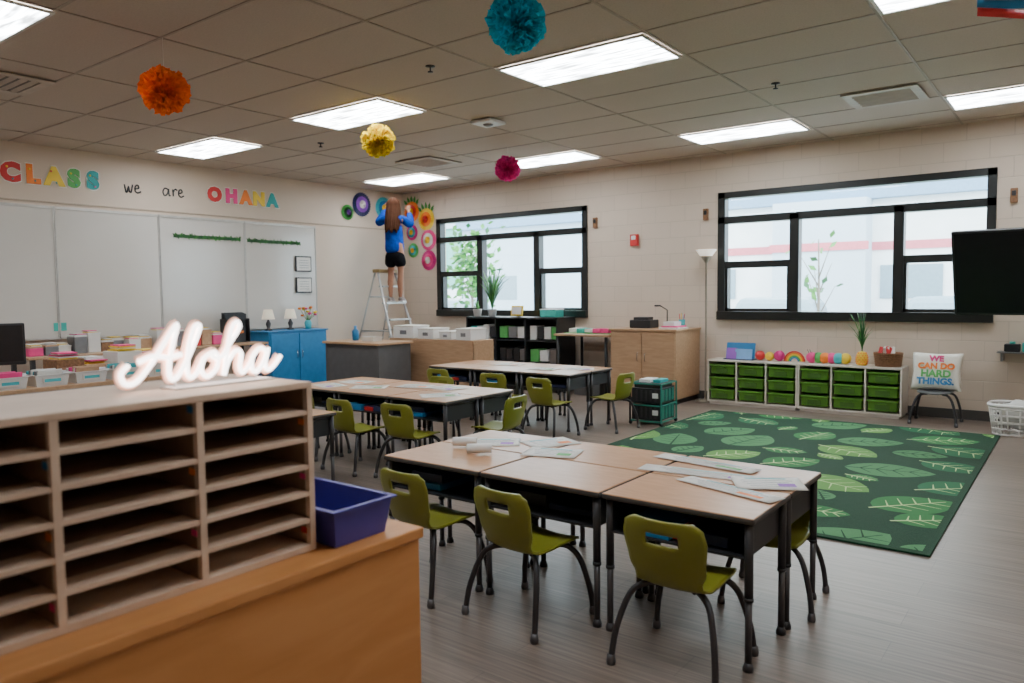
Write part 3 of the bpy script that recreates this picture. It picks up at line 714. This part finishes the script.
b.bb(X0, X1, Y0, Y1, H-.03, H, tanwood, .004); b.bb(X0, X1, Y0+.01, Y1, 0, .06, tanwood); b.bb(X0, X0+.025, Y0, Y1, .0, H-.03, tanwood); b.bb(X1-.025, X1, Y0, Y1, 0, H-.03, tanwood)
b.bb(X0, X1, Y0+.005, Y0+.02, .06, H-.03, tanwood)
b.done('low_wood_bookcase')
for x, w, h_ in ((-7.12, .4, .15), (-6.72, .3, .12), (-6.38, .22, .09), (-6.08, .26, .13)):
    b = B(); b.box((0, 0, h_/2), (w*.92, .3, h_), white, bev=.006); b.box((0, 0, h_+.004), (w*.95, .31, .02), offwhite, bev=.004); b.box((0, -.151, h_*.5), (w*.3, .004, h_*.35), gray); b.done('white_storage_box', (x, 7.13, .761))
gtab = pm('gray_table', (.10, .095, .095), .5)
b = B(); X0, X1, Y0, Y1, H = -7.8, -6.75, 6.2, 6.8, .745
b.bb(X0, X1, Y0, Y1, H-.028, H, tanwood, .004); b.bb(X0+.04, X1-.04, Y0+.04, Y0+.06, .2, H-.03, gtab); b.bb(X0+.03, X0+.06, Y0+.03, Y1-.03, 0, H-.03, gtab); b.bb(X1-.06, X1-.03, Y0+.03, Y1-.03, 0, H-.03, gtab)
b.done('teacher_desk')
b = B(); tray(b, -.12, .12, -.08, .08, 0, .05, offwhite); b.done('letter_tray', (-7.2, 6.5, .746))
b = B(); b.lathe([(0, 0), (.04, 0), (.045, .12), (.018, .15), (.018, .19), (0, .19)], blueC, 16); b.done('spray_bottle', (-7.5, 6.5, .746))
b = B(); b.bb(-8.87, -8.43, 5.85, 6.78, 0.03, .85, blueC, .004); b.bb(-8.87, -8.41, 5.83, 6.8, .85, .87, blueC, .004); b.bb(-8.86, -8.5, 5.88, 6.75, 0, .03, black)
for y in (5.87, 6.32): b.bb(-8.43, -8.415, y, y+.43, .06, .83, blueC, .004)
for y in (6.27, 6.35): b.tube([(-8.415, y, .5), (-8.40, y, .5), (-8.40, y, .6), (-8.415, y, .6)], .005, chrome, 6)
b.done('blue_storage_cabinet')
shade = pm('lamp_shade', (.75, .66, .52), .8, emit=.4)
for y in (6.0, 6.35):
    b = B(); b.lathe([(0, 0), (.05, 0), (.05, .01), (.02, .03), (.035, .09), (.012, .14), (.012, .19), (0, .19)], dgray, 20); b.lathe([(.085, .15), (.055, .28), (.053, .28), (.083, .15)], shade, 24); b.done('table_lamp', (-8.65, y, .871))
b = B(); b.lathe([(0, 0), (.04, 0), (.05, .08), (.035, .12), (.033, .12), (.045, .08), (0, .02)], lteal, 16)
rnd = random.Random(8)
for k in range(16):
    a = rnd.random()*TAU; s_ = rnd.uniform(.02, .12); z = rnd.uniform(.18, .3); b.tube([(0, 0, .1), (math.cos(a)*s_, math.sin(a)*s_, z)], .003, leafg, 5); b.sph((math.cos(a)*s_, math.sin(a)*s_, z), .026, rnd.choice([pink, orange, offwhite, yellow]), (1, 1, .6), seg=8)
b.done('flower_vase', (-8.62, 6.62, .871))
b = B(); b.bb(-8.86, -8.3, 3.0, 5.75, .72, .745, tanwood, .004)
for x in (-8.82, -8.34):
    for y in (3.05, 4.4, 5.7): b.bb(x-.02, x+.02, y-.02, y+.02, 0, .72, dgray)
b.done('wall_table')
b = B()
for k in range(5): b.box((.02*k, 0, .19+.01*k), (.004, .3, .38-.03*k), black)
b.bb(-.02, .14, -.16, -.155, 0, .30, black); b.bb(-.02, .14, .155, .16, 0, .30, black); b.bb(-.02, .14, -.16, .16, 0, .01, black)
for k, m in enumerate((red, yellow, blueC, orange)): b.box((.03*k+.012, 0, .20-.035*k), (.008, .24, .32-.04*k), [black, navy, red, dgray][k]); b.box((.03*k+.017, .02*k-.03, .28-.05*k), (.002, .12, .03), m)
b.done('file_organizer', (-8.7, 5.50, .746))
rnd = random.Random(21)
for i in range(15):
    b = B(); h_ = rnd.uniform(.06, .2); m = rnd.choice([offwhite, brown, white, gray, lteal, red, pink, tanwood]); b.box((0, 0, h_/2), (.18, .13, h_), m, bev=.006); b.box((0, 0, h_+.006), (.185, .135, .014), rnd.choice([offwhite, white, tanwood]), bev=.003)
    for k in range(3): b.box((rnd.uniform(-.02, .02), rnd.uniform(-.01, .01), h_+.018+.008*k), (.14, .10, .007), rnd.choice([offwhite, yellow, pink, white]), rot=(0, 0, rnd.uniform(-.15, .15)))
    b.done('craft_box', (-8.6+rnd.uniform(-.08, .1), 3.13+i*.145, .746))
b = B(); b.bb(-6.3, -5.45, 1.0, 3.15, .72, .745, tanwood, .004)
for x in (-6.25, -5.5):
    for y in (1.05, 3.1): b.cyl((x, y, 0), (x, y, .72), .022, dgray)
b.bb(-6.25, -6.23, 1.05, 3.1, .3, .72, gtab)
b.done('supply_table')
b = B(); b.box((0, 0, .27), (.035, .46, .29), black, bev=.008); b.box((.018, 0, .275), (.002, .43, .25), pm('monitor_screen', (.02, .02, .022), .2)); b.cyl((-.01, 0, .01), (-.01, 0, .2), .02, black); b.box((0, 0, .006), (.16, .2, .012), black, bev=.004); b.done('computer_monitor', (-6.0, 1.91, .746), -.3)
for i in range(6):
    b = B(); tray(b, -.12, .12, -.105, .105, 0, .075, white); b.bb(.118, .122, -.06, .06, .02, .06, offwhite); b.bb(.122, .1225, -.05, .05, .03, .05, lteal)
    for k in range(6): b.box((-.08+.03*k, rnd.uniform(-.01, .01), .06+.006*(k % 3)), (.014, .15, .07), [offwhite, tanwood, lteal, offwhite, gray, pink][(k*2+i) % 6], rot=(0, .15, 0))
    b.done('labeled_supply_bin', (-5.6, 1.62+i*.25, .746))
for i, (px, py, h_, m) in enumerate(((-6.0, 2.40, .14, brown), (-6.02, 2.61, .09, tanwood), (-5.98, 2.82, .17, offwhite), (-6.0, 3.03, .12, brown), (-6.0, 1.2, .12, gray))):
    b = B(); b.box((0, 0, h_/2), (.24, .19, h_), m, bev=.004)
    for k in range(5): b.box((rnd.uniform(-.04, .04), rnd.uniform(-.01, .01), h_+.005+.01*k), (.16, .13, .009), rnd.choice([offwhite, offwhite, pink, white, yellow]), rot=(0, 0, rnd.uniform(-.1, .1)))
    b.done('supply_box_pile', (px, py, .746))
b = B(); b.lathe([(0, 0), (.12, 0), (.12, .015), (.02, .03), (.011, .05), (.011, 1.66), (.03, 1.69), (.12, 1.82), (.115, 1.82), (.028, 1.70), (0, 1.70)], pm('lamp_metal', (.3, .26, .2), .4), 28)
b.lathe([(.031, 1.692), (.124, 1.825), (.118, 1.825), (.03, 1.70)], pm('lamp_glass', (.8, .72, .6), .5, emit=.9), 28)
b.done('torchiere_floor_lamp', (-3.64, 8.62, 0))
b = B(); gteal = pm('cart_frame_teal', (.02, .20, .155), .45)
for k in range(2): 
    z = .05+k*.17; b.box((0, 0, z+.075), (.31, .36, .15), black, bev=.006)
    for j in range(5): b.box((-.1+j*.05, -.182, z+.075), (.02, .004, .11), dgray)
    b.box((.1, -.182, z+.08), (.06, .006, .05), white)
    for j in range(4): b.box((.158, -.12+j*.08, z+.075), (.006, .05, .12), gteal)
for sx in (-1, 1):
    for sy in (-1, 1): b.bb(sx*.168-.008, sx*.168+.008, sy*.19-.008, sy*.19+.008, .03, .42, black if sx < 0 else gteal, .003); b.sph((sx*.165, sy*.185, .02), .02, black, seg=10)
for z in (.04, .2, .415):
    for sy in (-1, 1): b.bb(-.17, .17, sy*.19-.006, sy*.19+.006, z-.006, z+.006, gteal)
    for sx in (-1, 1): b.bb(sx*.168-.006, sx*.168+.006, -.19, .19, z-.006, z+.006, gteal)
b.bb(-.14, .14, -.15, .15, .37, .42, black, .004); b.box((-.05, 0, .435), (.12, .2, .03), white, bev=.003); b.box((.08, 0, .435), (.08, .2, .03), cteal, bev=.003); b.done('rolling_crate_cart', (-3.48, 6.92, 0), .05)

# ------------------------------------------------------------------ ladder
lad = pm('ladder_aluminium', (.50, .49, .47), .35, metal=.6); ladp = pm('ladder_cap', (.3, .2, .08), .5)
ax_, az_ = -8.30, 1.68; Ly = 7.8
def rail(t): return ax_+.02+(.55)*(1-t/az_)
b = B()
for sy in (-1, 1):
    w0, w1 = .28, .17
    b.tube([(rail(0), Ly+sy*w0, 0.01), (rail(az_), Ly+sy*w1, az_-.02)], .022, lad, 4); b.tube([(ax_-.55, Ly+sy*w0*1.0, 0.01), (ax_-.04, Ly+sy*w1, az_-.02)], .016, lad, 4)
    b.box((rail(0), Ly+sy*w0, .012), (.06, .05, .024), black); b.box((ax_-.55, Ly+sy*w0, .012), (.05, .05, .024), black)
    b.tube([(rail(.8), Ly+sy*.235, .8), (ax_-.3, Ly+sy*.235, .8)], .008, lad, 6)
for k in range(1, 7):
    z = .244*k; w = .28+(.17-.28)*z/az_; b.box((rail(z), Ly, z-.012), (.10, 2*w, .024), lad, bev=.003)
for k in (1, 3, 5):
    z = .26*k; w = .28+(.17-.28)*z/az_; xx = ax_-.55+.51*z/az_; b.tube([(xx, Ly-w, z), (xx, Ly+w, z)], .01, lad, 6)
b.box((ax_-.01, Ly, az_), (.14, .38, .05), ladp, bev=.01)
b.done('step_ladder')

# ------------------------------------------------------------------ person
root = bpy.data.objects.new('woman_decorating', None); sc.collection.objects.link(root)
root.location = (rail(1.22)+.04, Ly, 1.222); root.rotation_euler = (0, 0, math.radians(30)); root.scale = (1.0, 1.0, 1.03)
def skin(name, verts, edges, radii, mat, rootv=0, sub=2):
    me = bpy.data.meshes.new(name); me.from_pydata(verts, edges, []); ob = bpy.data.objects.new(name, me); sc.collection.objects.link(ob)
    md = ob.modifiers.new('Skin', 'SKIN'); md.use_smooth_shade = True; md.branch_smoothing = .4
    for i, r in enumerate(radii):
        sv = me.skin_vertices[0].data[i]; sv.radius = r if isinstance(r, tuple) else (r, r); sv.use_root = (i == rootv)
    s2 = ob.modifiers.new('Sub', 'SUBSURF'); s2.levels = sub; s2.render_levels = sub
    me.materials.append(mat); ob.parent = root; return ob
skinm = pm('skin', (.38, .18, .11), .6, var=.05, spec=.2); hood = pm('blue_hoodie_cloth', (.004, .045, .30), .95, var=.3, scale=14, bump=.9, spec=.1); shortm = pm('black_shorts_cloth', (.006, .006, .008), .9, spec=.1); hairm = pm('brown_hair', (.040, .014, .006), .85, var=.5, scale=40, stretch=(6, 6, .6), spec=.08); shoe = pm('shoe', (.25, .2, .18), .6)
# weight on the right leg, left knee relaxed, torso leaning a little forward and to the left, both arms raised to the wall
V = [(0, 0, .78), (-.01, .01, .92), (-.02, .035, 1.06), (-.03, .05, 1.17), (-.032, .07, 1.25), (-.035, .09, 1.32), (-.037, .10, 1.40),
     (.072, 0, .74), (.080, .0, .58), (.080, .01, .42), (.076, -.02, .28), (.07, -.01, .075), (.08, .09, .03),
     (-.072, 0, .74), (-.080, .04, .58), (-.084, .07, .42), (-.08, .01, .28), (-.075, -.01, .075), (-.09, .09, .03),
     (.110, .05, 1.18), (.195, .16, 1.10), (.15, .31, 1.23), (.11, .38, 1.34),
     (-.170, .05, 1.19), (-.285, .14, 1.14), (-.245, .28, 1.27), (-.20, .35, 1.40)]
E = [(0, 1), (1, 2), (2, 3), (3, 4), (4, 5), (5, 6), (0, 7), (7, 8), (8, 9), (9, 10), (10, 11), (11, 12), (0, 13), (13, 14), (14, 15), (15, 16), (16, 17), (17, 18), (3, 19), (19, 20), (20, 21), (21, 22), (3, 23), (23, 24), (24, 25), (25, 26)]
R = [(.11, .085), (.09, .075), (.11, .08), (.095, .07), .04, (.066, .08), (.065, .082), .075, .064, .046, .050, .028, .026, .075, .064, .046, .050, .028, .026, .046, .037, .030, .021, .046, .037, .030, .021]
skin('body', V, E, R, skinm)
Vh = [(0, .0, .68), (-.005, 0.005, .75), (-.01, .01, .86), (-.02, .03, 1.0), (-.028, .045, 1.11), (-.03, .05, 1.18), (-.032, .065, 1.235), (.112, .05, 1.175), (.20, .16, 1.10), (.158, .295, 1.215), (.128, .345, 1.29), (-.172, .05, 1.185), (-.29, .14, 1.135), (-.25, .265, 1.255), (-.218, .32, 1.345)]
Eh = [(0, 1), (1, 2), (2, 3), (3, 4), (4, 5), (5, 6), (5, 7), (7, 8), (8, 9), (9, 10), (5, 11), (11, 12), (12, 13), (13, 14)]
Rh = [(.14, .11), (.165, .125), (.145, .115), (.15, .115), (.15, .11), (.12, .095), (.06, .06), .068, .066, .054, .040, .068, .066, .054, .040]
skin('hoodie', Vh, Eh, Rh, hood)
Vs = [(0, 0, .76), (0, 0, .68), (.080, 0, .60), (.088, .01, .48), (-.080, .02, .60), (-.088, .04, .48)]
skin('shorts', Vs, [(0, 1), (1, 2), (2, 3), (1, 4), (4, 5)], [(.14, .10), (.155, .115), .102, .098, .102, .098], shortm)
b = B()
for sx in (-1, 1):
    pts = cat([(sx*.075, -.04, .035), (sx*.078, .02, .045), (sx*.082, .08, .035), (sx*.085, .125, .025)], 4)
    b.tube(pts, [.036-.012*abs(i/len(pts)-.3) for i in range(len(pts))], shoe, 10); b.box((sx*.082, .04, .008), (.075, .20, .016), white, bev=.006)
b.done('shoes', parent=root)
b = B()
def handmk(w, d, up):
    w = Vector(w); d = Vector(d).normalized(); up = Vector(up).normalized(); s_ = d.cross(up).normalized()
    b.tube([w-d*.01, w+d*.03, w+d*.075], [.018, .034, .03], skinm, 8, flat=.5, up=up)
    for k, L in enumerate((.06, .07, .065, .052)):
        o_ = w+d*.07+s_*(-.026+.0175*k)
        b.tube([o_, o_+d*L*.4+up*.004, o_+d*L*.75-up*.008, o_+d*L-up*.022], [.0085, .0085, .0075, .006], skinm, 6)
    t0 = w+d*.02-s_*.026; b.tube([t0, t0-s_*.022+d*.02, t0-s_*.025+d*.05-up*.01], [.011, .010, .007], skinm, 6)
handmk((.108, .375, 1.335), (-.1, .6, .6), (0, -.7, .7)); handmk((-.202, .345, 1.395), (.15, .5, .7), (0, -.7, .7))
b.done('hands', parent=root)
b = B()
def hairP(u, v):
    a = math.pi*(.5)+ (u-.5)*4.3+math.pi
    if v < .45:
        q = v/.45; ph = q*math.pi/2; rx = .090*math.sin(ph)+.002; ry = .108*math.sin(ph)+.002; z = 1.375+.11*math.cos(ph)
    else:
        q = (v-.45)/.55; rx = .090+.035*math.sin(q*2.2)-.03*q; ry = .108+.03*q-.02*q*q; z = 1.375-.38*q
    rr = 1+.05*math.sin(u*38)+.03*math.sin(u*91+v*5)
    back = min(1, max(0, (v-.45)/.55)); cy = .09-.13*back
    return (-.036+.01*back+math.cos(a)*rx*rr, cy+math.sin(a)*ry*rr, z+.025*math.sin(u*31)*back)
b.sheet(hairP, 60, 22, hairm, .012)
b.done('hair', parent=root)
b = B(); b.tube([(-.037, .175, 1.385), (-.037, .195, 1.355), (-.037, .18, 1.345)], [.008, .013, .006], skinm, 8)
for sx in (-1, 1): b.sph((-.037+sx*.03, .168, 1.385), .011, white, seg=10); b.sph((-.037+sx*.03, .176, 1.385), .006, brown, seg=8); b.sph((-.037+sx*.072, .095, 1.37), .018, skinm, (.4, .8, 1.2), seg=10)
b.sph((-.037, .173, 1.32), .018, pink, (1, .35, .3), seg=10)
b.done('face', parent=root)

# ------------------------------------------------------------------ outside
gm = pm('asphalt', (.38, .40, .41), .9); b = B(); b.bb(-70, 40, YW+.3, 80, -.35, -.25, gm); b.done('ground_outside')
gr = pm('lawn', (.12, .26, .07), .9, scale=2); b = B(); b.bb(-70, 40, 16.5, 20, -.25, -.24, gr); b.done('grass_strip')
bw_ = pm('building_stucco', (.50, .60, .68), .8, var=.03, scale=1); bl_ = pm('building_light_panel', (.82, .84, .84), .8, scale=1); bp_ = pm('building_pink_band', (.65, .18, .22), .8); bg_ = pm('building_window', (.22, .31, .36), .2); roof = pm('roof_metal', (.18, .31, .45), .5)
b = B(); b.bb(-26, 9, 30, 36, -.25, 4.6, bl_); b.bb(-26.2, 9.2, 29.6, 36, 4.6, 5.1, roof); b.bb(-26.02, 9.02, 29.95, 30, 2.75, 3.05, bp_); b.bb(-26.02, 9.02, 29.95, 30, -.2, .5, bw_); b.bb(-26.02, -17, 29.94, 30, .5, 4.6, bw_); b.bb(-9.6, -6.3, 29.0, 30, -.25, 4.6, bw_); b.bb(-9.7, -6.2, 28.95, 29.0, 2.75, 3.05, bp_)
for k in range(9):
    if k % 3 != 1: b.bb(-24.5+k*3.7, -22.5+k*3.7, 29.93, 30, 1.0, 2.2, bg_)
b.done('school_building')
b = B(); b.bb(-62, -28, 32, 40, -.25, 5, pm('green_stucco', (.16, .42, .36), .8)); b.bb(-62.2, -27.8, 31.8, 40, 5, 5.6, bw_); b.bb(-62.1, -27.9, 31.9, 32, -.25, 1.6, bl_)
for k in range(4): b.bb(-56+k*7.6, -53+k*7.6, 31.85, 32, 1.8, 3.2, bg_)
b.done('neighbor_building')
def car(name, x, y, m):
    b = B(); b.box((0, 0, .55), (4.2, 1.7, .6), m, bev=.15); b.box((-.1, 0, 1.05), (2.3, 1.5, .6), bg_, bev=.2, taper=1.2)
    for sx in (-1.3, 1.3):
        for sy in (-.85, .85): b.cyl((sx, sy, .32), (sx, sy+.12*math.copysign(1, sy)*-1, .32), .32, black)
    b.done(name, (x, y, -.25))
car('parked_car', -7.9, 25, red); car('parked_car', -3.0, 26, navy); car('parked_car', -22, 25, gray)
bark = pm('bark', (.2, .17, .14), .9)
def tree(name, loc, h, n, sp, seed):
    b = B(); rnd = random.Random(seed); b.tube([(0, 0, 0), (.03, 0, h*.5), (.0, .05, h*.85)], [h*.013, h*.008, .006], bark, 6)
    for k in range(7):
        a = k*2.4; b.tube([(.02, 0, h*(.35+.05*k)), (math.cos(a)*sp*.8, math.sin(a)*sp*.8, h*(.55+.05*k))], [h*.005, .004], bark, 5)
    for k in range(n):
        p = Vector((rnd.gauss(0, sp*.5), rnd.gauss(0, sp*.5), h*.68+rnd.gauss(0, h*.15))); L = .2
        d = Vector((rnd.uniform(-1, 1), rnd.uniform(-1, 1), rnd.uniform(-.5, 1))).normalized()*L; s_ = d.orthogonal().normalized()*.06
        b.raw([p, p+d*.5+s_, p+d, p+d*.5-s_], [[0, 1, 2, 3]], leafg if rnd.random() < .7 else darkleaf)
    b.done(name, loc)
tree('bare_sapling', (-4.1, 15, -.25), 3.0, 22, .4, 3)
tree('leafy_tree', (-11.9, 14, -.25), 3.2, 420, .6, 4)

# ------------------------------------------------------------------ world
w = bpy.data.worlds.new('World'); sc.world = w; w.use_nodes = True; nt = w.node_tree; bg = nt.nodes['Background']
tc = nt.nodes.new('ShaderNodeTexCoord'); nz = nt.nodes.new('ShaderNodeTexNoise'); nz.inputs['Scale'].default_value = 2; cr = nt.nodes.new('ShaderNodeValToRGB')
cr.color_ramp.elements[0].color = (.60, .79, 1, 1); cr.color_ramp.elements[1].color = (.95, .98, 1, 1); cr.color_ramp.elements[0].position = .35; cr.color_ramp.elements[1].position = .6
nt.links.new(tc.outputs['Generated'], nz.inputs['Vector']); nt.links.new(nz.outputs['Fac'], cr.inputs[0]); nt.links.new(cr.outputs[0], bg.inputs[0]); bg.inputs[1].default_value = 12

# ------------------------------------------------------------------ camera
f, yaw, pitch, roll = 753.42, .6518, .0639, -.0113
fw = Vector((-math.sin(yaw)*math.cos(pitch), math.cos(yaw)*math.cos(pitch), -math.sin(pitch))); r_ = Vector((math.cos(yaw), math.sin(yaw), 0)); u_ = r_.cross(fw)
r2 = r_*math.cos(roll)+u_*math.sin(roll); u2 = -r_*math.sin(roll)+u_*math.cos(roll)
cd = bpy.data.cameras.new('Camera'); co = bpy.data.objects.new('Camera', cd); sc.collection.objects.link(co)
Mx = Matrix((r2, u2, -fw)).transposed().to_4x4(); Mx.translation = Vector((0, 0, 1.33)); co.matrix_world = Mx
cd.lens = f/1024*36; cd.sensor_width = 36; cd.clip_start = .05; cd.clip_end = 300
cd.dof.use_dof = True; cd.dof.focus_distance = 4.5; cd.dof.aperture_fstop = 3.5
sc.camera = co
